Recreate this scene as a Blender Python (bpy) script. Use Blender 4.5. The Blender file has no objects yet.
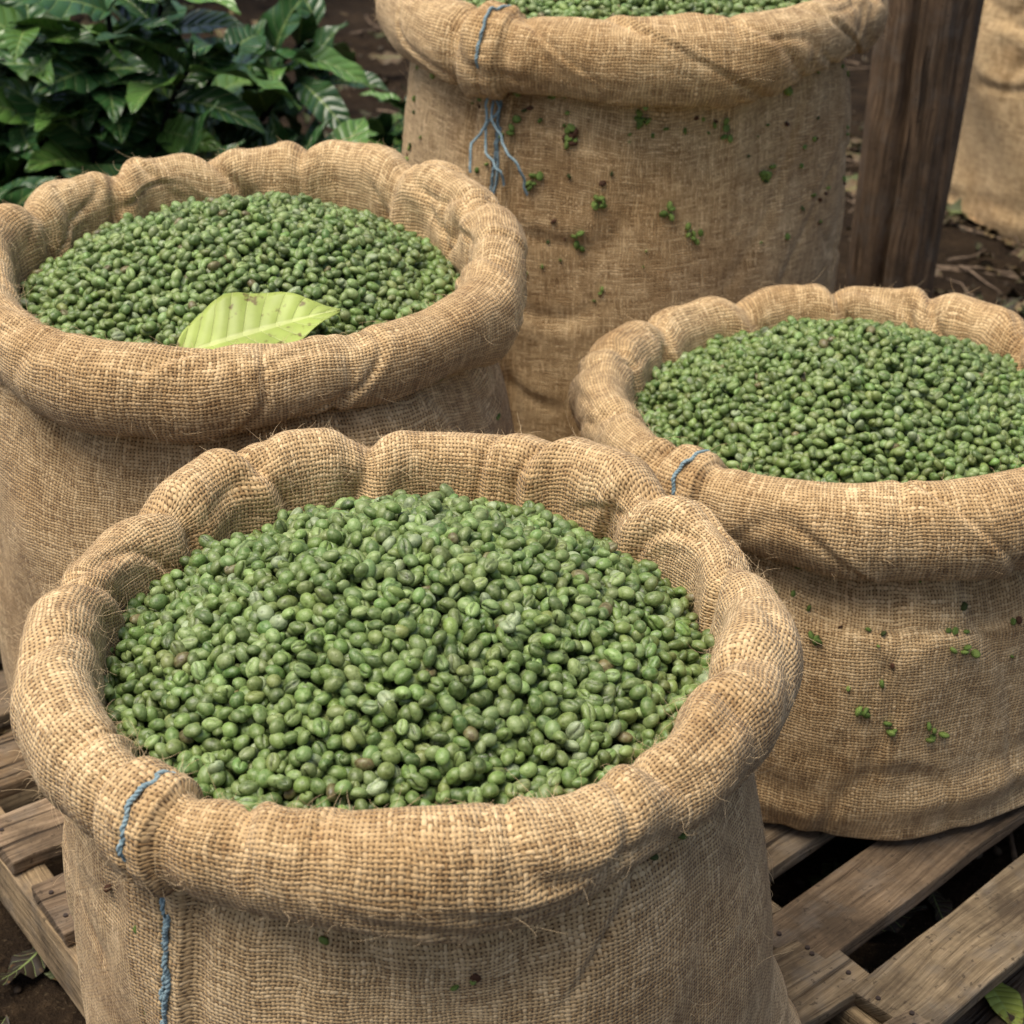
import bpy, bmesh, math, numpy as np
from mathutils import Vector, Matrix, noise as mnoise
rng = np.random.default_rng(7)
S = bpy.context.scene
COL = S.collection

# ------------------------------------------------------------------ helpers
def build_mesh(name, V, F, uv=None, col=None, smooth=True, mat=None, parent=None):
    V = np.asarray(V, dtype=np.float32); F = np.asarray(F, dtype=np.int32)
    me = bpy.data.meshes.new(name)
    n = F.shape[1]
    me.vertices.add(len(V)); me.vertices.foreach_set("co", V.ravel())
    me.loops.add(F.size); me.loops.foreach_set("vertex_index", F.ravel())
    me.polygons.add(len(F))
    me.polygons.foreach_set("loop_start", np.arange(0, F.size, n, dtype=np.int32))
    me.polygons.foreach_set("loop_total", np.full(len(F), n, dtype=np.int32))
    me.update(calc_edges=True)
    me.validate()
    if smooth:
        me.polygons.foreach_set("use_smooth", np.ones(len(me.polygons), dtype=bool))
    if uv is not None and len(me.loops) == F.size:
        l = me.uv_layers.new(name="UVMap")
        uv = np.asarray(uv, dtype=np.float32)
        if len(uv) == len(V): uv = uv[F.ravel()]
        l.data.foreach_set("uv", uv.ravel())
    if col is not None:
        a = me.color_attributes.new("Col", 'FLOAT_COLOR', 'POINT')
        c = np.ones((len(V), 4), dtype=np.float32); c[:, :3] = col
        a.data.foreach_set("color", c.ravel())
    ob = bpy.data.objects.new(name, me); COL.objects.link(ob)
    if mat: me.materials.append(mat)
    if parent: ob.parent = parent
    return ob

class NT:
    def __init__(s, name):
        s.m = bpy.data.materials.new(name); s.m.use_nodes = True
        s.t = s.m.node_tree; s.t.nodes.clear()
        s.out = s.t.nodes.new('ShaderNodeOutputMaterial')
        s.b = s.t.nodes.new('ShaderNodeBsdfPrincipled')
        s.t.links.new(s.b.outputs[0], s.out.inputs[0])
    def new(s, typ, **k):
        n = s.t.nodes.new(typ)
        for a, v in k.items(): setattr(n, a, v)
        return n
    def set(s, inp, v):
        if isinstance(v, bpy.types.NodeSocket): s.t.links.new(v, inp)
        else: inp.default_value = v
    def math(s, op, a, b=0.0, c=None, clamp=False):
        n = s.new('ShaderNodeMath', operation=op, use_clamp=clamp)
        s.set(n.inputs[0], a); s.set(n.inputs[1], b)
        if c is not None: s.set(n.inputs[2], c)
        return n.outputs[0]
    def ramp(s, f, stops):
        n = s.new('ShaderNodeValToRGB'); s.set(n.inputs[0], f)
        e = n.color_ramp.elements
        while len(e) < len(stops): e.new(0.5)
        for i, (p, c) in enumerate(stops):
            e[i].position = p
            e[i].color = (c, c, c, 1) if not hasattr(c, '__len__') else (*c, 1)
        return n.outputs[0]
    def mix(s, f, a, b, blend='MIX'):
        n = s.new('ShaderNodeMix', data_type='RGBA', blend_type=blend)
        s.set(n.inputs[0], f)
        s.set(n.inputs[6], a if not isinstance(a, tuple) else (*a, 1))
        s.set(n.inputs[7], b if not isinstance(b, tuple) else (*b, 1))
        return n.outputs[2]
    def noise(s, vec, scale, detail=3, rough=0.5, dim='3D', dist=0.0):
        n = s.new('ShaderNodeTexNoise', noise_dimensions=dim)
        if vec is not None: s.set(n.inputs['Vector'], vec)
        n.inputs['Scale'].default_value = scale; n.inputs['Detail'].default_value = detail
        n.inputs['Roughness'].default_value = rough; n.inputs['Distortion'].default_value = dist
        return n.outputs[0]
    def comb(s, x, y, z=0.0):
        n = s.new('ShaderNodeCombineXYZ'); s.set(n.inputs[0], x); s.set(n.inputs[1], y); s.set(n.inputs[2], z)
        return n.outputs[0]
    def sep(s, v):
        n = s.new('ShaderNodeSeparateXYZ'); s.set(n.inputs[0], v); return n.outputs
    def uv(s): return s.new('ShaderNodeTexCoord').outputs['UV']
    def obj(s): return s.new('ShaderNodeTexCoord').outputs['Object']
    def bump(s, h, dist, strength=1.0, normal=None):
        n = s.new('ShaderNodeBump'); s.set(n.inputs['Height'], h)
        n.inputs['Distance'].default_value = dist; n.inputs['Strength'].default_value = strength
        if normal: s.set(n.inputs['Normal'], normal)
        return n.outputs[0]
    def fin(s, color=None, rough=None, normal=None, **k):
        if color is not None: s.set(s.b.inputs['Base Color'], color if not isinstance(color, tuple) else (*color, 1))
        if rough is not None: s.set(s.b.inputs['Roughness'], rough)
        if normal is not None: s.set(s.b.inputs['Normal'], normal)
        for a, v in k.items(): s.b.inputs[a].default_value = v
        return s.m

# ------------------------------------------------------------------ materials
def mat_burlap():
    n = NT('burlap_weave')
    uv = n.uv(); ob = n.obj()
    x, y, _ = n.sep(uv)
    d1 = n.math('SUBTRACT', n.noise(uv, 0.10, 1, 0.6, '2D'), 0.5)
    d2 = n.math('SUBTRACT', n.noise(n.comb(n.math('ADD', x, 57.3), y), 0.10, 1, 0.6, '2D'), 0.5)
    U = n.math('MULTIPLY_ADD', d1, 1.9, x)
    V = n.math('MULTIPLY_ADD', d2, 1.9, y)
    fU = n.math('FLOOR', U); fV = n.math('FLOOR', V)
    A = n.math('ABSOLUTE', n.math('SINE', n.math('MULTIPLY', U, math.pi)))
    B = n.math('ABSOLUTE', n.math('SINE', n.math('MULTIPLY', V, math.pi)))
    sa = n.noise(n.comb(n.math('MULTIPLY', fU, 1.7), n.math('MULTIPLY', V, 0.12)), 1.0, 1, 0.6, '2D')
    sb = n.noise(n.comb(n.math('MULTIPLY', U, 0.12), n.math('MULTIPLY', fV, 1.7)), 1.0, 1, 0.6, '2D')
    pa = n.math('MULTIPLY_ADD', sa, -2.2, 2.10); pb = n.math('MULTIPLY_ADD', sb, -2.2, 2.10)
    A = n.math('POWER', A, pa); B = n.math('POWER', B, pb)
    cw = n.math('COSINE', n.math('MULTIPLY', n.math('ADD', n.math('SUBTRACT', V, 0.5), fU), math.pi))
    cf = n.math('COSINE', n.math('MULTIPLY', n.math('ADD', n.math('SUBTRACT', U, 0.5), fV), math.pi))
    hw = n.math('MULTIPLY', A, n.math('MULTIPLY_ADD', cw, 0.30, 0.66))
    hf = n.math('MULTIPLY', B, n.math('MULTIPLY_ADD', cf, -0.30, 0.66))
    h = n.math('MAXIMUM', hw, hf)
    sel = n.math('GREATER_THAN', hw, hf)
    tone = n.mix(sel, sb, sa)
    fib = n.noise(uv, 3.2, 2, 0.7, '2D')
    tone2 = n.math('MULTIPLY_ADD', n.math('SUBTRACT', fib, 0.5), 0.6, tone)
    c = n.ramp(tone2, [(0.2, (0.33, 0.205, 0.093)), (0.5, (0.585, 0.405, 0.205)), (0.8, (0.78, 0.58, 0.33))])
    gap = n.ramp(h, [(0.16, 0.0), (0.58, 1.0)])
    c = n.mix(gap, (0.070, 0.038, 0.015), c)
    st = n.noise(ob, 5.0, 4, 0.6)
    stm = n.ramp(st, [(0.34, (0.74, 0.67, 0.58)), (0.54, (1, 1, 1))])
    c = n.mix(1.0, c, stm, 'MULTIPLY')
    st2 = n.noise(ob, 45.0, 2, 0.6)
    c = n.mix(n.ramp(st2, [(0.68, 0.0), (0.77, 0.5)]), c, (0.13, 0.09, 0.045))
    hb = n.math('MULTIPLY_ADD', fib, 0.25, h)
    nor = n.bump(hb, 0.0016, 1.0)
    n.b.inputs['Sheen Weight'].default_value = 0.12
    n.b.inputs['Sheen Roughness'].default_value = 0.5
    return n.fin(c, 0.93, nor, **{'Specular IOR Level': 0.15})

def mat_beans():
    n = NT('green_coffee_bean')
    a = n.new('ShaderNodeAttribute', attribute_name='Col')
    ob = n.obj()
    nz = n.noise(ob, 240, 2, 0.6)
    c = n.mix(n.ramp(nz, [(0.40, 0.0), (0.75, 0.45)]), a.outputs[0], (0.30, 0.35, 0.15))
    c = n.mix(n.ramp(nz, [(0.30, 0.55), (0.42, 0.0)]), c, (0.05, 0.055, 0.018))
    r = n.math('MULTIPLY_ADD', nz, 0.3, 0.28)
    return n.fin(c, r, n.bump(nz, 0.0010, 0.8), **{'Specular IOR Level': 0.5})

def mat_leaf(name, spec=0.5, rough=0.32, spots=False, bump=0.0010, nv=9.0, rib=.08, ribc=(0.36, 0.48, 0.16)):
    n = NT(name)
    a = n.new('ShaderNodeAttribute', attribute_name='Col')
    x, y, _ = n.sep(n.uv())           # x 0..1 along, y -1..1 across
    ay = n.math('ABSOLUTE', y)
    t = n.math('MULTIPLY_ADD', ay, -1.3, n.math('MULTIPLY', x, nv))
    w = n.math('ABSOLUTE', n.math('SINE', n.math('MULTIPLY', t, math.pi)))
    vein = n.math('MAXIMUM', n.ramp(w, [(0.0, 1.0), (0.18, 0.0)]), n.ramp(ay, [(rib * .5, 1.0), (rib, 0.0)]))
    c = n.mix(n.math('MULTIPLY', vein, 0.65), a.outputs[0], n.mix(0.7, a.outputs[0], ribc))
    nz = n.noise(n.obj(), 40, 3, 0.6)
    c = n.mix(n.ramp(nz, [(0.3, 0.4), (0.7, 0.0)]), c, n.mix(1.0, c, (0.5, 0.5, 0.4), 'MULTIPLY'))
    if spots:
        sp = n.noise(n.obj(), 90, 2, 0.5)
        edge = n.math('MULTIPLY_ADD', ay, 0.12, sp)
        c = n.mix(n.ramp(edge, [(0.68, 0.0), (0.78, 0.8)]), c, (0.10, 0.055, 0.02))
    hh = n.math('MULTIPLY_ADD', vein, -0.5, n.math('MULTIPLY', w, 1.0))
    return n.fin(c, rough, n.bump(hh, bump, 0.8), **{'Specular IOR Level': spec})

def mat_attr(name, rough=0.8, scale=60, bump=0.001, spec=0.3):
    n = NT(name)
    a = n.new('ShaderNodeAttribute', attribute_name='Col')
    nz = n.noise(n.obj(), scale, 3, 0.6)
    c = n.mix(n.ramp(nz, [(0.3, 0.5), (0.65, 0.0)]), a.outputs[0], n.mix(1.0, a.outputs[0], (0.35, 0.33, 0.3), 'MULTIPLY'))
    return n.fin(c, rough, n.bump(nz, bump, 0.8), **{'Specular IOR Level': spec})

def mat_wood(name, lo, mid, hi, dirt=0.5, crk=75.0):
    n = NT(name)
    a = n.new('ShaderNodeAttribute', attribute_name='Col')
    uv = n.uv(); x, y, _ = n.sep(uv)
    warp = n.noise(n.comb(n.math('MULTIPLY', x, 3.0), n.math('MULTIPLY', y, 9.0)), 1.0, 2, 0.5)
    yy = n.math('MULTIPLY_ADD', warp, 0.05, y)
    g1 = n.noise(n.comb(n.math('MULTIPLY', x, 5.0), n.math('MULTIPLY', yy, 150.0)), 1.0, 4, 0.65)
    g2 = n.noise(n.comb(n.math('MULTIPLY', x, 14.0), n.math('MULTIPLY', yy, 620.0)), 1.0, 2, 0.6)
    g = n.math('MULTIPLY_ADD', n.math('SUBTRACT', g2, 0.5), 0.6, g1)
    c = n.ramp(g, [(0.28, lo), (0.5, mid), (0.74, hi)])
    c = n.mix(1.0, c, a.outputs[0], 'MULTIPLY')
    dz = n.noise(n.obj(), 9.0, 5, 0.72)
    c = n.mix(n.ramp(dz, [(0.40, 0.0), (0.62, dirt)]), c, (0.05, 0.035, 0.022))
    gz = n.noise(n.obj(), 23.0, 3, 0.6)
    c = n.mix(n.ramp(gz, [(0.5, 0.0), (0.7, 0.40)]), c, (0.17, 0.15, 0.125))
    sp = n.noise(n.obj(), 130.0, 2, 0.6)
    c = n.mix(n.ramp(sp, [(0.64, 0.0), (0.70, 0.7)]), c, (0.04, 0.028, 0.018))
    crack = n.ramp(n.noise(n.comb(n.math('MULTIPLY', x, 2.5), n.math('MULTIPLY', yy, crk)), 1.0, 2, 0.5), [(0.29, 1.0), (0.36, 0.0)])
    c = n.mix(n.math('MULTIPLY', crack, 0.8), c, (0.025, 0.016, 0.010))
    h = n.math('MULTIPLY_ADD', crack, -1.4, g)
    return n.fin(c, 0.82, n.bump(h, 0.004, 1.0), **{'Specular IOR Level': 0.25})

def mat_soil():
    n = NT('forest_soil')
    ob = n.obj()
    a = n.noise(ob, 6, 6, 0.68); b = n.noise(ob, 55, 5, 0.7); d = n.noise(ob, 210, 2, 0.6)
    c = n.ramp(a, [(0.3, (0.010, 0.006, 0.0035)), (0.55, (0.027, 0.017, 0.009)), (0.75, (0.052, 0.033, 0.018))])
    c = n.mix(n.ramp(b, [(0.5, 0.0), (0.68, 0.5)]), c, (0.07, 0.046, 0.025))
    c = n.mix(n.ramp(d, [(0.62, 0.0), (0.7, 0.5)]), c, (0.11, 0.08, 0.045))
    h = n.math('MULTIPLY_ADD', d, 0.35, n.math('MULTIPLY_ADD', b, 0.8, a))
    return n.fin(c, 0.95, n.bump(h, 0.02, 1.0), **{'Specular IOR Level': 0.12})

BURLAP = mat_burlap(); BEAN = mat_beans()
LEAF = mat_leaf('coffee_leaf_glossy', 0.5, 0.28, nv=8.0, bump=.0025)
DRYLEAF = mat_leaf('fallen_leaf_surface', 0.3, 0.55, spots=True)
FRESHLEAF = mat_leaf('yellow_green_leaf', 0.35, 0.45, spots=True, nv=10.0, bump=.0012, rib=.10, ribc=(.62, .66, .30))
BITS = mat_attr('husk_bits'); TWIG = mat_attr('twig_bark', 0.9, 90, 0.002)
PALLET = mat_wood('pallet_wood', (0.09, 0.060, 0.036), (0.235, 0.165, 0.102), (0.39, 0.285, 0.185), 0.8)
POST = mat_wood('weathered_post', (0.05, 0.030, 0.017), (0.165, 0.105, 0.062), (0.28, 0.19, 0.115), 0.55, 55.0)
SOIL = mat_soil()
nn = NT('blue_twine'); zz = nn.noise(nn.obj(), 400, 3, 0.6)
BLUE = nn.fin(nn.ramp(zz, [(0.3, (0.12, 0.20, 0.23)), (0.7, (0.30, 0.40, 0.43))]), 0.9, nn.bump(zz, 0.0008))
nn = NT('jute_fibre'); FIBRE = nn.fin((0.64, 0.48, 0.28), 0.9)
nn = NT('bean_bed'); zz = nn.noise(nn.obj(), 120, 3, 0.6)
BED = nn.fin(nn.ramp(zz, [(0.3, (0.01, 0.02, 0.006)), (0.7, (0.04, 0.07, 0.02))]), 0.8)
nn = NT('rusty_nail'); NAIL = nn.fin((0.06, 0.045, 0.04), 0.6, Metallic=0.7)

# ------------------------------------------------------------------ bean template
def bean_template(ns, nr):
    V = [(0, 0, 0.5)]
    for i in range(1, nr):
        ph = math.pi * i / nr
        for j in range(ns):
            th = 2 * math.pi * j / ns
            th = th - .28 * math.sin(2 * (th - math.pi / 2)) * (1 if math.sin(th) > 0 else 0)
            V.append((math.sin(ph) * math.cos(th) * .5, math.sin(ph) * math.sin(th) * .5, math.cos(ph) * .5))
    V.append((0, 0, -.5))
    V = np.array(V)
    V = V[:, [2, 0, 1]]
    Q = []; T = []
    for j in range(ns): T.append((0, 1 + j, 1 + (j + 1) % ns))
    for i in range(nr - 2):
        for j in range(ns):
            a = 1 + i * ns + j; b = 1 + i * ns + (j + 1) % ns
            Q.append((a, a + ns, b + ns, b))
    last = len(V) - 1; o = 1 + (nr - 2) * ns
    for j in range(ns): T.append((last, o + (j + 1) % ns, o + j))
    tri = list(T)
    for q in Q: tri += [(q[0], q[1], q[2]), (q[0], q[2], q[3])]
    x, y, z = V[:, 0].copy(), V[:, 1].copy(), V[:, 2].copy()
    y = y * .80
    top = z > 0
    zf = np.where(top, z * .50, z * .76)
    g = np.exp(-((y + 0.030 * np.sin(x * 8)) / .042) ** 2) * top * np.clip(1 - (abs(x) / .46) ** 6, 0, 1)
    zf = zf - g * .13
    col = 1 - .70 * g
    return np.stack([x, y, zf], 1), np.array(tri), col

T_HI = bean_template(20, 11); T_LO = bean_template(12, 8)

def pack(Rin, M, size, r):
    g = size * .19
    N = int(Rin / g) + 3
    ax = np.arange(-N, N + 1) * g
    X, Y = np.meshgrid(ax, ax, indexing='ij')
    Mo = M(X, Y)
    H = Mo - 1.7 * size + r.normal(0, .1, X.shape) * size
    inside = (X ** 2 + Y ** 2) < Rin ** 2
    H[~inside] = 1e3
    out = []
    K = int(.55 * size / g) + 1
    kk = np.arange(-K, K + 1)
    KX, KY = np.meshgrid(kk * g, kk * g, indexing='ij')
    nz = r.normal(0, .15, X.shape) * size
    for it in range(20000):
        if it % 40 == 0: nz = r.normal(0, .15, X.shape) * size
        sc = H - Mo + nz
        i = int(np.argmin(sc)); i, j = divmod(i, X.shape[1])
        if sc[i, j] > -.12 * size: break
        s = size * (1 + r.uniform(-.15, .13))
        a = .43 * s
        i0, i1, j0, j1 = i - K, i + K + 1, j - K, j + K + 1
        if i0 < 0 or j0 < 0 or i1 > X.shape[0] or j1 > X.shape[1]:
            H[i, j] = 1e3; continue
        sub = H[i0:i1, j0:j1]
        d2 = (KX ** 2 + KY ** 2) / a ** 2
        m = (d2 < 1) & (sub < 100)
        if m.sum() < 4: H[i, j] = 1e3; continue
        zc = np.quantile(sub[m], .6) + .29 * s
        topz = zc + .32 * s * np.sqrt(np.clip(1 - d2, 0, 1))
        sub[m] = np.maximum(sub[m], topz[m])
        out.append((X[i, j] + r.normal(0, .05) * s, Y[i, j] + r.normal(0, .05) * s, zc, s))
    return np.array(out)

def rotmats(n, r, crease_up=.22, tilt=.45):
    yaw = r.uniform(0, 2 * np.pi, n)
    roll = np.where(r.random(n) < crease_up, r.normal(0, .5, n), np.pi + r.normal(0, .8, n))
    pit = r.normal(0, tilt, n)
    c, s = np.cos, np.sin
    Z = np.zeros(n); O = np.ones(n)
    Rz = np.stack([c(yaw), -s(yaw), Z, s(yaw), c(yaw), Z, Z, Z, O], 1).reshape(n, 3, 3)
    Ry = np.stack([c(pit), Z, s(pit), Z, O, Z, -s(pit), Z, c(pit)], 1).reshape(n, 3, 3)
    Rx = np.stack([O, Z, Z, Z, c(roll), -s(roll), Z, s(roll), c(roll)], 1).reshape(n, 3, 3)
    return Rz @ Ry @ Rx

def bean_cols(n, r):
    base = np.array([[.105, .170, .038], [.140, .215, .056], [.185, .260, .085], [.072, .125, .028], [.135, .190, .050]])[r.integers(0, 5, n)]
    base = base * r.uniform(.70, 1.28, (n, 1)) * (1 + r.normal(0, .05, (n, 3)))
    k = r.random(n)
    base[k < .014] = np.array([.14, .11, .045]) * r.uniform(.6, 1.1, ((k < .014).sum(), 1))
    base[k > .97] = np.array([.28, .35, .19]) * r.uniform(.7, 1.1, ((k > .97).sum(), 1))
    return base

def beans(name, P, tmpl, r, parent):
    tv, tf, tc = tmpl
    n = len(P)
    Rm = rotmats(n, r, .36, .5)
    sc = np.stack([P[:, 3] * r.uniform(.95, 1.13, n), P[:, 3] * r.uniform(.94, 1.08, n), P[:, 3] * r.uniform(.92, 1.10, n)], 1)
    V = np.einsum('nij,nkj->nki', Rm, tv[None] * sc[:, None, :]) + P[:, None, :3]
    base = bean_cols(n, r)
    C = base[:, None, :] * tc[None, :, None]
    F = (tf[None] + (np.arange(n) * len(tv))[:, None, None]).reshape(-1, 3)
    return build_mesh(name, V.reshape(-1, 3), F, col=C.reshape(-1, 3), mat=BEAN, parent=parent)

# ------------------------------------------------------------------ sacks
def angd(a, b): return (a - b + np.pi) % (2 * np.pi) - np.pi

def tube_object(name, paths, rad, mat, parent, res=0, taper=False):
    cu = bpy.data.curves.new(name, 'CURVE'); cu.dimensions = '3D'
    cu.bevel_depth = rad; cu.bevel_resolution = res
    for p in paths:
        sp = cu.splines.new('POLY'); sp.points.add(len(p) - 1)
        co = np.ones((len(p), 4)); co[:, :3] = p
        sp.points.foreach_set('co', co.ravel())
        if taper:
            sp.points.foreach_set('radius', np.linspace(1, .35, len(p)))
    cu.materials.append(mat)
    ob = bpy.data.objects.new(name, cu); COL.objects.link(ob)
    if parent: ob.parent = parent
    return ob

def twine(path, rad):
    p = np.asarray(path); seg = np.linalg.norm(np.diff(p, axis=0), axis=1); L = np.concatenate([[0], np.cumsum(seg)])
    m = max(8, int(L[-1] / .0016)); t = np.linspace(0, L[-1], m)
    q = np.stack([np.interp(t, L, p[:, k]) for k in range(3)], 1)
    d = np.gradient(q, axis=0); d /= np.linalg.norm(d, axis=1, keepdims=True) + 1e-9
    a = np.cross(d, [0.3, 0.2, 1.0]); a /= np.linalg.norm(a, axis=1, keepdims=True) + 1e-9; b = np.cross(d, a)
    ph = t / .0075 * 2 * np.pi
    out = []
    for o in (0, np.pi):
        out.append(q + (a * np.cos(ph + o)[:, None] + b * np.sin(ph + o)[:, None]) * rad * .75)
    return out

PITCH = .0037
def sack(cx, cy, z0, zr, R, T, rb, seed, pinches, seam=None, tilt=0.0, mound=(-.05, .01), bean=.0155,
         hi=False, nth=640, fuzz=1200, bits=30, mpeak=(0, 0), mexp=1.6, flare=0.0, flang=15, stuff=True, bodyamp=1.0, clumps=(), sq=0.0, dangle=0, lf=.009):
    r = np.random.default_rng(seed)
    th = np.linspace(0, 2 * np.pi, nth, endpoint=False)
    def fsum(n, k0, k1, amp):
        o = np.zeros_like(th)
        for _ in range(n):
            k = r.integers(k0, k1 + 1); o += np.cos(k * th + r.uniform(0, 6.28)) * r.uniform(.4, 1) / n ** .5
        return o * amp
    Rt = R + fsum(4, 2, 5, lf) + fsum(4, 6, 10, .0020)
    Zt = (zr - z0) + fsum(4, 2, 5, .009) + fsum(4, 6, 10, .0020) + tilt * R * np.sin(th)
    Tt = T * (1 + fsum(4, 2, 6, .14) + fsum(4, 7, 12, .04))
    for (deg, a, w) in pinches:
        d = angd(th, math.radians(deg)); g = np.exp(-(d / (w * .8)) ** 2)
        Rt = Rt - a * .008 * g
        Zt = Zt - a * .0068 * g
    rbt = rb + fsum(4, 1, 4, .008) + fsum(3, 5, 9, .004)
    H = Zt
    fl = flare * np.exp(-(angd(th, math.radians(flang)) / .45) ** 2)
    sqv = 1 + sq * np.cos(4 * (th - .6))
    cp = [(0 * th, 0 * th), (rbt * .6, 0 * th + .0), (rbt * .96 * sqv + fl, 0 * th + .004), (rbt * 1.03 * sqv + fl, 0 * th + .032),
          (rbt * 1.04 + fl * .35, H * .3), (rbt * 1.04, H * .58), (rbt * .75 + .25 * (Rt + .1 * Tt), H - 3.4 * Tt),
          (Rt - .22 * Tt, H - 2.30 * Tt), (Rt - .02 * Tt, H - 1.92 * Tt), (Rt + .62 * Tt, H - 2.10 * Tt),
          (Rt + 1.0 * Tt, H - 1.30 * Tt), (Rt + .78 * Tt, H - .36 * Tt), (Rt, H),
          (Rt - .54 * Tt, H - .42 * Tt), (Rt - .70 * Tt, H - 1.2 * Tt), (Rt - .76 * Tt, H - 2.4 * Tt), (Rt - .96 * Tt, H - 4.8 * Tt)]
    C = np.array([[a, b] for a, b in cp])
    nc = len(cp)
    segn = [4, 8, 8, 30, 36, 30, 16, 10, 8, 12, 14, 14, 14, 14, 14, 14]
    ts = np.concatenate([i + np.arange(s) / s for i, s in enumerate(segn)] + [[nc - 1 - 1e-6]])
    I = np.floor(ts).astype(int); f = (ts - I)[:, None, None]
    g = lambda k: C[np.clip(k, 0, nc - 1)]
    p0, p1, p2, p3 = g(I - 1), g(I), g(I + 1), g(I + 2)
    P = .5 * (2 * p1 + (p2 - p0) * f + (2 * p0 - 5 * p1 + 4 * p2 - p3) * f ** 2 + (3 * p1 - p0 - 3 * p2 + p3) * f ** 3)
    rr, zz = P[:, 0], P[:, 1]
    ns = len(ts)
    TH = np.broadcast_to(th, (ns, nth)); TS = np.broadcast_to(ts[:, None], (ns, nth))
    arc = np.concatenate([[0], np.cumsum(np.hypot(np.diff(rr.mean(1)), np.diff(zz.mean(1))))])
    ARC = np.broadcast_to(arc[:, None], (ns, nth))
    dr = np.gradient(rr, axis=0); dz = np.gradient(zz, axis=0); L = np.hypot(dr, dz) + 1e-9
    nr_, nz_ = dz / L, -dr / L
    D = np.zeros((ns, nth))
    body = np.clip((TS - 1.6) / .8, 0, 1) * np.clip((7.6 - TS) / .8, 0, 1)
    roll = np.clip((TS - 8.0) / 1.0, 0, 1)
    def field(n, k0, k1, m0, m1):
        o = np.zeros((ns, nth))
        for _ in range(n):
            o += np.cos(r.integers(k0, k1 + 1) * TH + r.uniform(m0, m1) * ARC * r.choice([-1, 1]) + r.uniform(0, 6.28))
        return o / n ** .5
    def crease(n, k0, k1, m0, m1, w, dep, lip):
        q = field(n, k0, k1, m0, m1); msk = np.clip(field(4, 1, 4, 2, 12) * 1.3, 0, 1)
        return (-dep * np.exp(-(q / w) ** 2) + lip * np.exp(-((q - 2.2 * w) / (1.6 * w)) ** 2)) * msk
    D += body * field(7, 1, 5, 3, 14) * .0070 * bodyamp
    D += body * field(8, 4, 10, 6, 22) * .0022 * bodyamp
    for _ in range(2): D += body * crease(5, 2, 9, 5, 26, .20, .0032, .0024) * bodyamp
    D += body * field(8, 10, 24, 15, 50) * .0007
    up = np.exp(-((TS - 6.9) / 1.3) ** 2) * (TS < 8)
    D += up * field(6, 12, 34, 2, 14) * .0026
    D += body * np.exp(-((ARC - rb - .05) / .05) ** 2) * field(4, 2, 5, 50, 90) * .004
    D += roll * field(6, 3, 7, 8, 30) * .0026
    D += roll * field(8, 10, 22, 14, 40) * .0007
    for _ in range(3): D += roll * crease(5, 3, 9, 12, 40, .15, .0034, .0022)
    for (deg, a, w) in pinches:
        sk = r.uniform(-.07, .07); ww = w * r.uniform(.7, 1.3)
        cen = math.radians(deg) + sk * (TS - 12) + .02 * np.sin(TS * 1.3 + deg)
        d = angd(TH, cen)
        msk = np.clip((16.4 - TS) / 2, 0.5, 1) * np.clip((TS - 9.6) / 2.2, .15, 1)
        side = r.choice([-1, 1])
        D += roll * msk * a * (-.0082 * np.exp(-(d / (ww * .30)) ** 2)
             + .0058 * np.exp(-((d * side - ww * .95) / (ww * .62)) ** 2) + .0025 * np.exp(-((d * side + ww * 1.1) / (ww * .7)) ** 2))
    if seam is not None:
        wv = .004 * np.sin(ARC * 60) + .006 * np.sin(ARC * 17 + seed)
        d = angd(TH, math.radians(seam)) + wv
        box = 1 / (1 + np.exp(-(d + .085) / .003)) * 1 / (1 + np.exp((d - .075) / .003))
        gro = np.exp(-((d - .014) / .008) ** 2)
        D += box * .0085 * np.clip(TS - 2, 0, 1) - gro * .0035 * box
        D += np.exp(-((d + .12) / .025) ** 2) * -.0035
        D += np.exp(-((d - .110) / .03) ** 2) * -.0035
        D += box * .0012 * np.sin(ARC * 420) * np.exp(-((d - .014) / .03) ** 2)
    rr = rr + D * nr_; zz = zz + D * nz_
    X = rr * np.cos(TH); Y = rr * np.sin(TH)
    fz = np.clip(zz / (zr - z0), 0, 1); bl = np.sin(fz * np.pi)
    X = X + .010 * bl * math.cos(seed) ; Y = Y + .008 * bl * math.sin(seed * 1.7)
    zz = np.maximum(zz, 0.0)
    V = np.stack([X, Y, zz], -1)
    idx = np.arange(ns * nth).reshape(ns, nth)
    a = idx[:-1]; b = idx[1:]
    F = np.stack([a, np.roll(a, -1, 1), np.roll(b, -1, 1), b], -1).reshape(-1, 4)
    nthreads = 2 * round(2 * math.pi * R / PITCH / 2)
    Uc = th / (2 * math.pi) * nthreads
    Un = np.concatenate([Uc[1:], [nthreads]])
    arcp = arc / PITCH
    uvl = np.zeros((ns - 1, nth, 4, 2))
    uvl[..., 0, 0] = Uc; uvl[..., 3, 0] = Uc; uvl[..., 1, 0] = Un; uvl[..., 2, 0] = Un
    uvl[..., 0, 1] = arcp[:-1, None]; uvl[..., 1, 1] = arcp[:-1, None]
    uvl[..., 2, 1] = arcp[1:, None]; uvl[..., 3, 1] = arcp[1:, None]
    ob = build_mesh('burlap_sack', V.reshape(-1, 3), F, uv=uvl.reshape(-1, 2), mat=BURLAP)
    ob.location = (cx, cy, z0)
    dth = np.roll(V, -1, 1) - np.roll(V, 1, 1); ds = np.gradient(V, axis=0)
    Nn = np.cross(dth, ds); Nn /= np.linalg.norm(Nn, axis=-1, keepdims=True) + 1e-12
    hgt = zr - z0
    Rin = R - .66 * T
    e, apx = mound
    mx, my = mpeak
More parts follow.
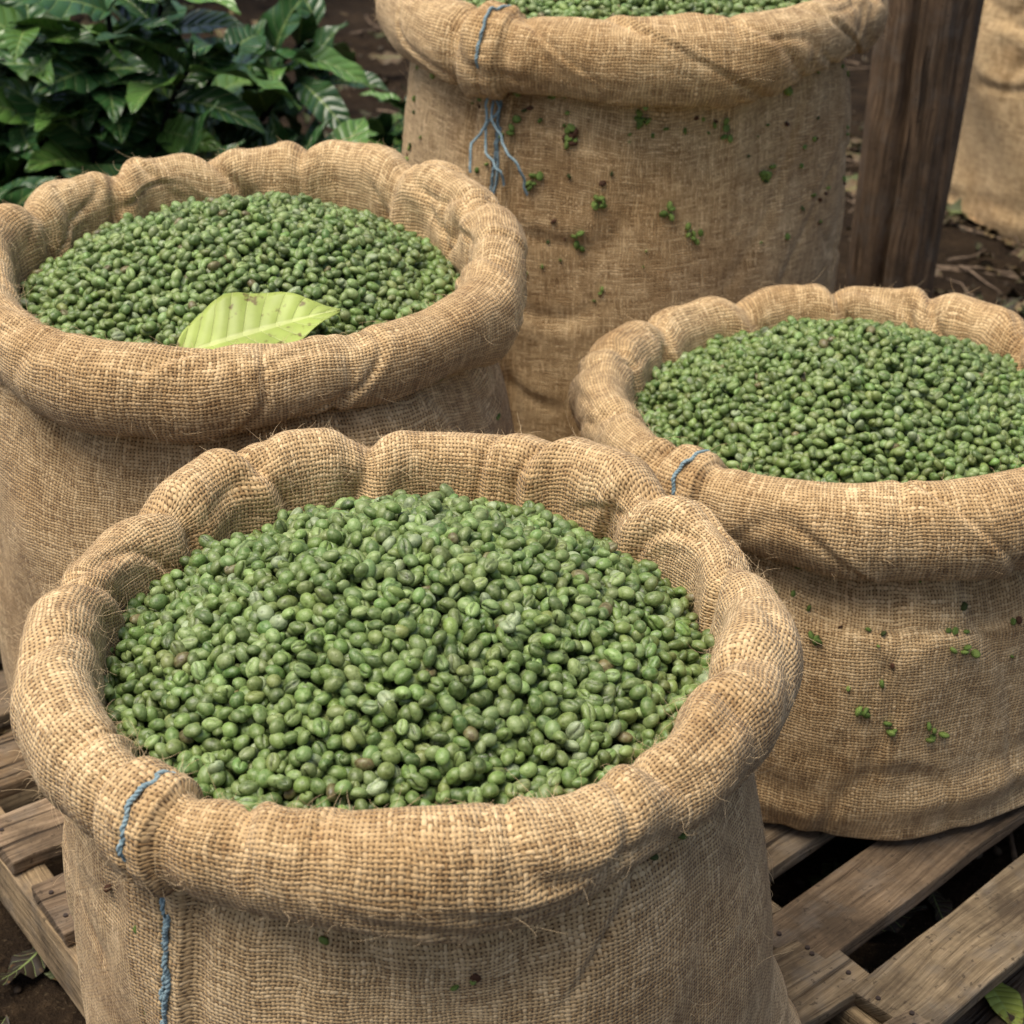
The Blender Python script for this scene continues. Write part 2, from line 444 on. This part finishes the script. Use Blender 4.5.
    def M(x, y):
        q = np.clip(np.hypot(x - mx, y - my) / (Rin * 1.0), 0, 1.4)
        lump = .004 * np.sin(x * 31 + seed) * np.cos(y * 27) + .003 * np.sin(x * 57 + y * 43)
        return hgt + e + (apx - e) * np.clip(1 - q ** mexp, -.2, 1) + lump + tilt * y * .8
    Pk = pack(Rin, M, bean, r)
    beans('green_coffee_beans', Pk, T_HI if hi else T_LO, r, ob)
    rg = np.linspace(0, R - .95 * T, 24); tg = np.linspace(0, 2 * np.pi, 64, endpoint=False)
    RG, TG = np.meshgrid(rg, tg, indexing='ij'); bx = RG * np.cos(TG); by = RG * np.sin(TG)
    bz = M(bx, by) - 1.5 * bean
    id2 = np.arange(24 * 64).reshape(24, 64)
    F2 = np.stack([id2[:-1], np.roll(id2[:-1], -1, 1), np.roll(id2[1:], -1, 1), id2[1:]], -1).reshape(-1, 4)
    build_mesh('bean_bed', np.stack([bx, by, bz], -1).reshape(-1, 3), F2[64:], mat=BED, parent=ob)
    if not stuff: return ob, M
    paths = []
    for _ in range(fuzz):
        i = int(r.choice([r.integers(70, ns - 14), r.integers(150, ns - 20)])); j = r.integers(0, nth)
        p = V[i, j]; nrm = Nn[i, j]
        Lf = r.uniform(.005, .014) if r.random() < .86 else r.uniform(.016, .036)
        tdir = r.normal(0, 1, 3); tdir -= nrm * tdir.dot(nrm); tdir /= np.linalg.norm(tdir)
        d = nrm * r.uniform(.15, .9) + tdir
        d /= np.linalg.norm(d); curl = r.normal(0, .5, 3)
        pts = [p]; q = p.copy()
        for s_ in range(5):
            q = q + d * Lf / 5; pts.append(q.copy()); d = d + curl * .35 + r.normal(0, .14, 3); d /= np.linalg.norm(d)
        paths.append(np.array(pts))
    tube_object('loose_jute_fibres', paths, .00019, FIBRE, ob, 0, True)
    Pb = []; kinds = []
    def near_idx(deg, zfrac):
        j = int((deg % 360) / 360 * nth) % nth
        ii = [i for i in range(60, 150)]
        i = min(ii, key=lambda q: abs(V[q, j, 2] / hgt - zfrac)); return i, j
    for (deg, zf, num) in clumps:
        i, j = near_idx(deg, zf)
        for _k in range(num):
            ii = min(max(i + int(r.normal(0, 2.0)), 0), ns - 1); jj = (j + int(round(r.normal(0, 2.2)))) % nth
            Pb.append((*(V[ii, jj] + Nn[ii, jj] * .003), r.uniform(.009, .0145))); kinds.append(r.choice([0, 0, 2, 2, 2]) if num < 9 else r.choice([2, 3, 3]))
    for _ in range(bits):
        i = r.integers(75, 150); deg = r.uniform(195, 345); j = int((deg % 360) / 360 * nth)
        k = r.choice([1, 1, 1, 2, 3])
        for _k in range(k):
            ii = min(max(i + r.integers(-3, 4), 0), ns - 1); jj = (j + r.integers(-6, 7)) % nth
            p = V[ii, jj] + Nn[ii, jj] * .0012
            Pb.append((*p, r.uniform(.005, .0110) if k > 1 else r.uniform(.003, .011))); kinds.append(r.choice([0, 0, 0, 2, 2, 3, 4]))
    Pb = np.array(Pb); tv, tf, tc = T_LO; n = len(Pb)
    Rm = rotmats(n, r, .5, 1.0)
    VV = np.einsum('nij,nkj->nki', Rm, tv[None] * Pb[:, None, 3:4] * np.array([1, 1, .8])) + Pb[:, None, :3]
    pal = np.array([[.12, .19, .04], [.03, .03, .012], [.18, .26, .06], [.09, .04, .02], [.05, .07, .018]])[np.array(kinds)]
    build_mesh('stuck_husk_bits', VV.reshape(-1, 3), (tf[None] + (np.arange(n) * len(tv))[:, None, None]).reshape(-1, 3),
               col=np.repeat(pal, len(tv), 0), mat=BITS, parent=ob)
    if seam is not None:
        def path(off, i0, i1, amp, lift):
            pts = []
            for i in range(i0, i1):
                ang = math.radians(seam) + off + amp * math.sin(i * .35 + seed) * .6 + amp * math.sin(i * .13)
                jf = (ang % (2 * np.pi)) / (2 * np.pi) * nth; j = int(jf) % nth; ff = jf - int(jf)
                v = V[i, j] * (1 - ff) + V[i, (j + 1) % nth] * ff
                pts.append(v + Nn[i, j] * (lift + .0010 * math.sin(i * .8)))
            return np.array(pts)
        pth = []
        for q in (path(.016, 60, 146, .008, .0018), path(.030, 88, 118, .010, .0018), path(.012, 162, 198, .007, .0016)):
            pth += twine(q, .0015)
        i = 128; j = int(((math.radians(seam) - .02) % (2 * np.pi)) / (2 * np.pi) * nth)
        for rep in range(dangle):
            q = V[i, j] + Nn[i, j] * .006; pts = [q.copy()]; d = Nn[i, j] * .3 + r.normal(0, .5, 3)
            for k in range(22):
                q = q + d * .006; d = d / np.linalg.norm(d) + np.array([.02, -.02, -.12]) + r.normal(0, .35, 3)
                rad_ = math.hypot(q[0], q[1]); need = math.hypot(V[i, j, 0], V[i, j, 1]) + .004
                if rad_ < need: q[:2] *= need / rad_
                pts.append(q.copy())
            pth += twine(np.array(pts), .0010)
        tube_object('blue_stitching', pth, .0014, BLUE, ob, 1)
    return ob, M

ZP = .12
front = sack(-.086, 1.254, ZP, .684, .279, .036, .281, 11,
     [(100, 1.0, .13), (66, .7, .09), (40, 1.2, .13), (12, .7, .10), (124, .8, .09), (146, 1.0, .14), (174, .7, .09), (195, .4, .1),
      (218, .7, .05), (249, .6, .06), (-18, .7, .12), (-48, .3, .08), (285, .25, .06), (330, .3, .08)],
     seam=234, mound=(-.080, .026), bean=.0146, hi=True, nth=1000, fuzz=3600, bits=16, flare=.085, flang=17, bodyamp=1.2, sq=.015, mexp=1.75, tilt=.045, lf=.006)
left = sack(-.310, 1.94, ZP, .744, .288, .040, .302, 23,
     [(104, 1.1, .13), (80, .8, .08), (50, 1.2, .14), (20, .8, .10), (130, .9, .09), (156, 1.2, .13), (185, .7, .10), (-8, .6, .09), (240, .25, .08), (300, .3, .08)],
     seam=None, tilt=.06, mound=(-.090, .006), bean=.0136, nth=760, fuzz=2000, bits=34, sq=.015, mexp=1.8, bodyamp=1.2)
right = sack(.400, 1.935, ZP, .573, .294, .042, .307, 37,
     [(85, .8, .09), (110, 1.1, .13), (138, .8, .09), (165, .7, .12), (60, .9, .08), (32, 1.0, .13), (200, .6, .09), (221, .7, .05), (270, .25, .06), (-10, .7, .1), (310, .3, .07)],
     seam=227, tilt=-.020, mound=(-.070, .040), bean=.0136, nth=760, fuzz=1800, bits=60, mpeak=(.01, 0), mexp=1.4, bodyamp=.9, sq=.02,
     clumps=[(274, .80, 6), (284, .60, 4), (265, .45, 4), (280, .25, 5), (255, .62, 3), (246, .70, 3), (262, .78, 4), (270, .33, 3)])
rear = sack(.173, 2.66, ZP, .894, .324, .048, .322, 41,
     [(90, .8, .10), (50, .8, .10), (130, .8, .10), (10, .4, .08), (170, .4, .08), (229, .6, .05), (290, .25, .06), (330, .3, .06)],
     seam=235, mound=(-.055, .02), bean=.0140, nth=760, fuzz=1500, bits=80, bodyamp=1.1, dangle=3,
     clumps=[(254, .80, 12), (270, .82, 7), (292, .80, 5), (305, .70, 5), (245, .72, 6), (262, .68, 6), (285, .62, 7), (279, .66, 4), (240, .80, 5), (298, .86, 4), (258, .62, 4),
             (266, .9, 3), (310, .85, 4), (250, .86, 4)])
far = sack(1.42, 4.25, 0.0, .86, .36, .048, .37, 53,
     [(90, .8, .10), (200, .6, .10), (250, .5, .10)], seam=None, mound=(-.05, .02), bean=.024, nth=360, stuff=False, bodyamp=2.2)

# ------------------------------------------------------------------ pallets
def pallet(name, ox, oy, ang, ulen, wlen, plank_w, gap, seed, stringers):
    r = np.random.default_rng(seed)
    bm = bmesh.new(); bm.loops.layers.uv.new('UVMap'); bm.loops.layers.float_color.new('Col')
    def box(u0, u1, w0, w1, z0, z1, along='u', tint=1.0):
        b2 = bmesh.new(); bmesh.ops.create_cube(b2, size=1)
        for v in b2.verts:
            v.co.x = u0 + (v.co.x + .5) * (u1 - u0) + r.uniform(-.002, .002)
            v.co.y = w0 + (v.co.y + .5) * (w1 - w0) + r.uniform(-.0012, .0012)
            v.co.z = z0 + (v.co.z + .5) * (z1 - z0) + r.uniform(-.0006, .0006)
        bmesh.ops.bevel(b2, geom=b2.edges[:], offset=.0025, segments=2, profile=.6, affect='EDGES')
        nseg = 26
        for k in range(1, nseg):
            if along == 'u': co_ = (u0 + (u1 - u0) * k / nseg, 0, 0); no = (1, 0, 0)
            else: co_ = (0, w0 + (w1 - w0) * k / nseg, 0); no = (0, 1, 0)
            bmesh.ops.bisect_plane(b2, geom=b2.verts[:] + b2.edges[:] + b2.faces[:], plane_co=co_, plane_no=no)
        sd_ = r.uniform(0, 100)
        mw = (w0 + w1) / 2
        for v in b2.verts:
            if along == 'u':
                q = mnoise.noise(Vector((v.co.x * 14, sd_ + (5 if v.co.y > mw else 0), 0)))
                v.co.y += (1 if v.co.y < mw else -1) * abs(q) * .006
            v.co.z += mnoise.noise(Vector((v.co.x * 5, v.co.y * 5, sd_))) * .0012
        u = b2.loops.layers.uv.new('UVMap'); c = b2.loops.layers.float_color.new('Col')
        ou, ov = r.uniform(0, 50, 2); t = tint * r.uniform(.66, 1.15)
        tc = (t * r.uniform(.95, 1.05), t, t * r.uniform(.88, 1.02), 1)
        for f in b2.faces:
            for l in f.loops:
                p = l.vert.co
                if along == 'u': l[u].uv = (p.x + ou, p.y + p.z + ov)
                else: l[u].uv = (p.y + ou, p.x + p.z + ov)
                l[c] = tc
        me = bpy.data.meshes.new('tmp'); b2.to_mesh(me); b2.free(); bm.from_mesh(me); bpy.data.meshes.remove(me)
    w = 0.0; ws = []
    while w + plank_w <= wlen + .001:
        pw = plank_w * r.uniform(.95, 1.04)
        box(r.uniform(-.006, .008), ulen + r.uniform(-.006, .004), w, w + pw, ZP - .020, ZP - .0015, 'u')
        ws.append(w + pw / 2); w += plank_w + gap * r.uniform(.85, 1.15)
    for u in stringers:
        box(u, u + .042, .002, wlen - .012, .022, ZP - .022, 'w', 1.4)
    for k in range(4):
        a = k * (wlen - .1) / 3
        box(.004, ulen - .004, a, a + .09, .002, .0205, 'u', .8)
    me = bpy.data.meshes.new(name); bm.to_mesh(me); bm.free(); me.materials.append(PALLET)
    ob = bpy.data.objects.new(name, me); COL.objects.link(ob)
    ob.location = (ox, oy, 0); ob.rotation_euler = (0, 0, ang)
    nb = bmesh.new()
    for ww in ws:
        for u in stringers:
            for s in (-.02, .02):
                if r.random() < .12: continue
                m = Matrix.Translation((u + .021 + r.uniform(-.006, .006), ww + s + r.uniform(-.004, .004), ZP - .0005))
                bmesh.ops.create_cone(nb, cap_ends=True, segments=10, radius1=.0030, radius2=.0026, depth=.0022, matrix=m)
    me = bpy.data.meshes.new('nails'); nb.to_mesh(me); nb.free(); me.materials.append(NAIL)
    o2 = bpy.data.objects.new('nails', me); COL.objects.link(o2); o2.parent = ob
    return ob
A1 = math.radians(36)
w1 = np.array([-math.sin(A1), math.cos(A1)])
o = np.array([-.585, 1.622]) - w1 * 1.02
pallet('wooden_pallet', o[0], o[1], A1, .66, 1.9, .098, .042, 3, [0.0, .31, .615])
A2 = math.radians(43)
w2 = np.array([-math.sin(A2), math.cos(A2)])
o = np.array([.317, 1.427]) - w2 * .136
pallet('wooden_pallet', o[0], o[1], A2, 1.5, 1.22, .092, .044, 5, [0.0, .5, 1.0, 1.455])

# ------------------------------------------------------------------ leaves
def leaf_mesh(L, W, fold, droop, wav, r, nl=14, nw=4, quilt=.02, nv=8.0):
    t = np.linspace(0, 1, nl + 1); s = np.linspace(-1, 1, 2 * nw + 1)
    wd = W * .5 * np.sin(np.pi * np.clip(t, 0, 1) ** .85) ** .8 * (1 - .35 * t ** 3) + .0006
    T_, S_ = np.meshgrid(t, s, indexing='ij')
    y = S_ * wd[:, None]
    z = abs(y) * fold + wav * W * np.sin(T_ * 17 + (S_ > 0) * 1.3) * abs(S_) ** 2 * .25
    z += quilt * W * abs(np.sin((T_ * nv - abs(S_) * 1.3) * np.pi)) * (abs(S_) > .01)
    ang = droop * T_ ** 1.1
    xx = np.zeros_like(y); zz = np.zeros_like(y)
    step = L / nl
    for i in range(1, nl + 1):
        a = droop * (t[i] ** 1.1)
        xx[i] = xx[i - 1] + step * math.cos(a); zz[i] = zz[i - 1] - step * math.sin(a)
    V = np.stack([xx + z * np.sin(ang), y, zz + z * np.cos(ang)], -1).reshape(-1, 3)
    m = 2 * nw + 1
    id_ = np.arange((nl + 1) * m).reshape(nl + 1, m)
    F = np.stack([id_[:-1, :-1], id_[1:, :-1], id_[1:, 1:], id_[:-1, 1:]], -1).reshape(-1, 4)
    uv = np.stack([T_, S_], -1).reshape(-1, 2)
    return V, F, uv

def frame(dirv, up, roll=0):
    d = np.array(dirv, float); d /= np.linalg.norm(d)
    u = np.array(up, float); u -= d * u.dot(d); u /= np.linalg.norm(u) + 1e-9
    s = np.cross(u, d)
    if roll:
        c, q = math.cos(roll), math.sin(roll); s, u = s * c + u * q, u * c - s * q
    return np.stack([d, s, u], 1)

class Acc:
    def __init__(s): s.V = []; s.F = []; s.U = []; s.C = []; s.n = 0
    def add(s, V, F, U, c):
        s.V.append(V); s.F.append(F + s.n); s.U.append(U)
        s.C.append(np.broadcast_to(np.array(c), (len(V), 3))); s.n += len(V)
    def make(s, name, mat, parent=None):
        return build_mesh(name, np.concatenate(s.V), np.concatenate(s.F), uv=np.concatenate(s.U), col=np.concatenate(s.C), mat=mat, parent=parent)

def shrub(name, base, stems, seed, L0, leaf_n, tone=1.0, wr=(.38, .48)):
    r = np.random.default_rng(seed); acc = Acc(); paths = []
    for (dx, dy, h) in stems:
        p = np.array([base[0] + r.normal(0, .03), base[1] + r.normal(0, .03), -.02])
        tgt = np.array([base[0] + dx, base[1] + dy, h])
        n = 12; mid = (p + tgt) / 2 + np.array([0, 0, .12])
        ts = np.linspace(0, 1, n)[:, None]
        pts = (1 - ts) ** 2 * p + 2 * ts * (1 - ts) * mid + ts ** 2 * tgt + r.normal(0, .004, (n, 3))
        paths.append(pts)
        for i in range(3, n):
            ax = pts[i] - pts[i - 1]; ax /= np.linalg.norm(ax)
            side = np.cross(ax, [0, 0, 1]); side /= np.linalg.norm(side) + 1e-6
            rot = r.uniform(0, np.pi)
            other = np.cross(side, ax)
            for sg in (-1, 1):
                if r.random() > leaf_n: continue
                d = (side * math.cos(rot) + other * math.sin(rot)) * sg + ax * .5 + np.array([0, -.1, r.uniform(-.05, .35)])
                L = L0 * r.uniform(.65, 1.15)
                V, F, U = leaf_mesh(L, L * r.uniform(*wr), r.uniform(.1, .35), r.uniform(.3, 1.1), r.uniform(.1, .5), r, 16, 4)
                Fm = frame(d, [r.normal(0, .3), r.normal(-.3, .3), 1.0], r.normal(0, .3))
                g = r.random()
                c = np.array([.032, .090, .026]) * r.uniform(.7, 1.25) if g < .72 else np.array([.095, .20, .042]) * r.uniform(.8, 1.2)
                acc.add(V @ Fm.T + pts[i], F, U, c * tone)
    ob = acc.make(name, LEAF)
    tube_object('stems', paths, .005, TWIG, ob, 2)
    return ob
rs = np.random.default_rng(99)
st = [(rs.uniform(-.45, .42), rs.uniform(-.30, .28), rs.uniform(.24, .74)) for _ in range(46)]
st += [(-.38, -.48, .44), (-.2, -.38, .38), (.30, -.26, .38), (.46, -.16, .38), (-.3, -.45, .3), (.46, -.02, .34), (.42, -.3, .28), (.2, -.35, .30), (.36, .1, .56), (.42, .2, .48)]
shrub('coffee_plant', (-.80, 3.35), st, 5, .195, .88)
shrub('coffee_seedling', (-.22, 3.85), [(-.05, -.03, .30), (.08, .02, .26), (.02, -.1, .2), (-.12, .05, .22), (.1, .1, .3), (.0, .0, .34)], 8, .13, .9, 1.0)
st = [(rs.uniform(-1.2, 1.4), rs.uniform(-.5, .6), rs.uniform(.5, 1.3)) for _ in range(46)]
shrub('background_shrub', (-2.0, 6.6), st, 15, .22, .8, .8)
st = [(rs.uniform(-1.4, 1.4), rs.uniform(-.5, .6), rs.uniform(.5, 1.3)) for _ in range(40)]
shrub('background_shrub', (1.2, 7.6), st, 16, .22, .8, .8)

def single_leaf(name, loc, yaw, L, W, fold, droop, col, mat, pitch=0.0, roll=0.0, seed=1, wav=.1, quilt=.008, nv=11.0):
    r = np.random.default_rng(seed)
    V, F, U = leaf_mesh(L, W, fold, droop, wav, r, 44, 8, quilt, nv)
    m = Matrix.Rotation(yaw, 4, 'Z') @ Matrix.Rotation(-pitch, 4, 'Y') @ Matrix.Rotation(roll, 4, 'X')
    c = np.broadcast_to(np.array(col), (len(V), 3)) * (1 + .10 * np.sin(V[:, :1] * 60))
    ob = build_mesh(name, V, F, uv=U, col=c, mat=mat)
    ob.matrix_world = Matrix.Translation(loc) @ m
    sd = ob.modifiers.new('thickness', 'SOLIDIFY'); sd.thickness = .0006
    return ob
single_leaf('fallen_leaf', (-.345, 1.704, .698), math.radians(19), .178, .105, .22, .10, (.33, .41, .095), FRESHLEAF, pitch=.20, roll=.34, wav=.12, quilt=.004, nv=10)
single_leaf('fallen_leaf', (.529, 1.520, .020), math.radians(-76), .085, .045, .3, .3, (.30, .36, .07), DRYLEAF, pitch=.1, roll=-.2, seed=2, nv=7)
single_leaf('fallen_leaf', (-.62, 1.40, .03), math.radians(50), .04, .016, .3, .3, (.12, .22, .05), DRYLEAF, pitch=.1, roll=.1, seed=3)

# ------------------------------------------------------------------ wooden post
def post(name, p0, p1, r0, r1, seed, mat, n=96, m=110):
    p0 = np.array(p0, float); p1 = np.array(p1, float)
    ax = p1 - p0; Lp = np.linalg.norm(ax); ax /= Lp
    s = np.cross(ax, [0, 1, 0]); s /= np.linalg.norm(s); t = np.cross(ax, s)
    V = []; U = []
    for i in range(m):
        f = i / (m - 1)
        for j in range(n):
            a = 2 * math.pi * j / n
            rad = r0 + (r1 - r0) * f
            q = mnoise.noise(Vector((math.cos(a) * 2.2, math.sin(a) * 2.2, f * Lp * 1.3 + seed)))
            q2 = mnoise.noise(Vector((math.cos(a) * 7, math.sin(a) * 7, f * Lp * 2.2 + seed)))
            q3 = mnoise.noise(Vector((math.cos(a) * 20, math.sin(a) * 20, f * Lp * 3 + seed)))
            rad *= 1 + .10 * q + .06 * q2 + .03 * q3
            for (ga, gw, gd) in ((1.00, .09, .28), (2.1, .04, .10), (1.6, .03, .08), (2.7, .05, .1), (-1.5, .05, .1), (.5, .04, .1)):
                d = angd(a, ga + .06 * math.sin(f * 6)); rad *= 1 - gd * math.exp(-(d / gw) ** 2)
            V.append(p0 + ax * Lp * f + s * rad * math.cos(a) + t * rad * math.sin(a)); U.append((f * Lp, a * r0))
    V.append(p0); U.append((0, 0)); V.append(p1); U.append((Lp, 0))
    F = []
    for i in range(m - 1):
        for j in range(n):
            F.append((i * n + j, i * n + (j + 1) % n, (i + 1) * n + (j + 1) % n, (i + 1) * n + j))
    b = (m - 1) * n
    V = np.array(V); F = np.array(F)
    cap = np.array([(b + j, b + (j + 1) % n, b + (j + 2) % n, len(V) - 1) for j in range(0, n, 2)])
    F = np.concatenate([F, cap])
    return build_mesh(name, V, F, uv=np.array(U), col=np.ones((len(V), 3)), mat=mat)
post('wooden_post', (.69, 3.12, -.05), (.76, 3.08, 2.3), .077, .102, 3, POST)

# ------------------------------------------------------------------ ground
k = np.linspace(-1, 1, 420)
ax_ = 5.0 * k + 195 * np.sign(k) * abs(k) ** 9
GX, GY = np.meshgrid(ax_, ax_ + 2.8, indexing='ij')
near = np.exp(-((GX / 6) ** 2 + ((GY - 2.8) / 6) ** 2))
GZ = np.zeros_like(GX)
rg = np.random.default_rng(4)
for _ in range(60):
    kx, ky = rg.normal(0, 1, 2) * rg.choice([3, 8, 20, 40]); am = .18 / (np.hypot(kx, ky) + 8)
    GZ += am * np.cos(kx * GX + ky * GY + rg.uniform(0, 6.28)) * .35
GZ = (GZ - .012) * near - .012 - .02 * (1 - near)
flat = np.exp(-((GX / .9) ** 4 + ((GY - 2.0) / 1.1) ** 4))
GZ = GZ * (1 - flat) - .004 * flat
gi = np.arange(GX.size).reshape(GX.shape)
F = np.stack([gi[:-1, :-1], gi[1:, :-1], gi[1:, 1:], gi[:-1, 1:]], -1).reshape(-1, 4)
build_mesh('ground', np.stack([GX, GY, GZ], -1).reshape(-1, 3), F, mat=SOIL)

# leaf litter + twigs
r = np.random.default_rng(77); acc = Acc()
for _ in range(2600):
    x = r.uniform(-2.6, 2.6); y = r.uniform(.7, 7.5) if r.random() < .75 else r.uniform(.7, 2.2)
    if r.random() < .25: x = r.uniform(.8, 2.2); y = r.uniform(2.6, 5)
    L = r.uniform(.03, .12)
    V, Fq, U = leaf_mesh(L, L * r.uniform(.35, .55), r.uniform(-.5, .7), r.uniform(-.8, 1.2), .8, r, 8, 2)
    Fm = frame([r.normal(), r.normal(), r.normal(0, .25)], [r.normal(0, .4), r.normal(0, .4), 1])
    c = np.array([[.10, .062, .032], [.05, .032, .018], [.15, .10, .052], [.035, .025, .016], [.06, .07, .025]])[r.integers(0, 5)] * r.uniform(.6, 1.2)
    acc.add(V @ Fm.T + np.array([x, y, r.uniform(.0, .02)]), Fq, U, c)
acc.make('leaf_litter', DRYLEAF)
paths = []
for _ in range(360):
    x = r.uniform(-2.2, 2.2); y = r.uniform(.8, 6); a = r.uniform(0, 6.28); L = r.uniform(.05, .35)
    if r.random() < .3: x = r.uniform(.8, 2.0); y = r.uniform(2.8, 4.5); L *= 1.5
    q = np.array([x, y, r.uniform(.004, .02)]); pts = [q.copy()]
    for s_ in range(6):
        q = q + np.array([math.cos(a), math.sin(a), r.normal(0, .08)]) * L / 6; a += r.normal(0, .25); q[2] = max(q[2], .002); pts.append(q.copy())
    paths.append(np.array(pts))
nn = NT('dry_twig'); zz = nn.noise(nn.obj(), 60, 3, .6)
TW = nn.fin(nn.ramp(zz, [(0.3, (0.07, .046, .028)), (.7, (.24, .17, .11))]), .9)
tube_object('twigs', paths, .0038, TW, None, 1, True)
n = 2600; tv, tf, tc = T_LO
P = np.stack([r.uniform(-2, 2, n), r.uniform(.8, 6, n), r.uniform(-.004, .006, n)], 1); s = r.uniform(.004, .02, n)
VV = np.einsum('nij,nkj->nki', rotmats(n, r, .5, 1), tv[None] * s[:, None, None]) + P[:, None]
pal = np.array([[.05, .035, .022], [.09, .065, .04], [.03, .02, .014], [.12, .1, .07]])[r.integers(0, 4, n)]
build_mesh('soil_clods', VV.reshape(-1, 3), (tf[None] + (np.arange(n) * len(tv))[:, None, None]).reshape(-1, 3), col=np.repeat(pal, len(tv), 0), mat=TWIG)

# ------------------------------------------------------------------ camera, light
cam = bpy.data.cameras.new('camera'); co = bpy.data.objects.new('camera', cam); COL.objects.link(co)
cam.sensor_width = 36; cam.lens = 36 * 1800 / 1024; cam.clip_start = .05; cam.clip_end = 1000
co.location = (0, 0, 1.44); co.rotation_euler = (math.radians(90 - 28.5), 0, 0)
cam.dof.use_dof = True; cam.dof.focus_distance = 1.58; cam.dof.aperture_fstop = 10
S.camera = co
sd = Vector((-.28, -.14, .95)).normalized()
el = math.asin(sd.z); az = math.atan2(sd.x, sd.y)
sun = bpy.data.lights.new('sun', 'SUN'); so = bpy.data.objects.new('sun', sun); COL.objects.link(so)
sun.energy = 3.6; sun.angle = math.radians(42); sun.color = (1, .93, .82)
so.rotation_euler = (-sd).to_track_quat('-Z', 'Y').to_euler(); so.location = (0, 0, 5)
w = bpy.data.worlds.new('World'); S.world = w; w.use_nodes = True
nt = w.node_tree; bg = nt.nodes['Background']; sk = nt.nodes.new('ShaderNodeTexSky'); sk.sky_type = 'NISHITA'
sk.sun_disc = False; sk.sun_elevation = el; sk.sun_rotation = az; sk.dust_density = 5.0; sk.air_density = 1.0; sk.ozone_density = .3
nt.links.new(sk.outputs[0], bg.inputs[0]); bg.inputs[1].default_value = .15
S.view_settings.view_transform = 'Standard'; S.view_settings.look = 'None'; S.view_settings.exposure = 0
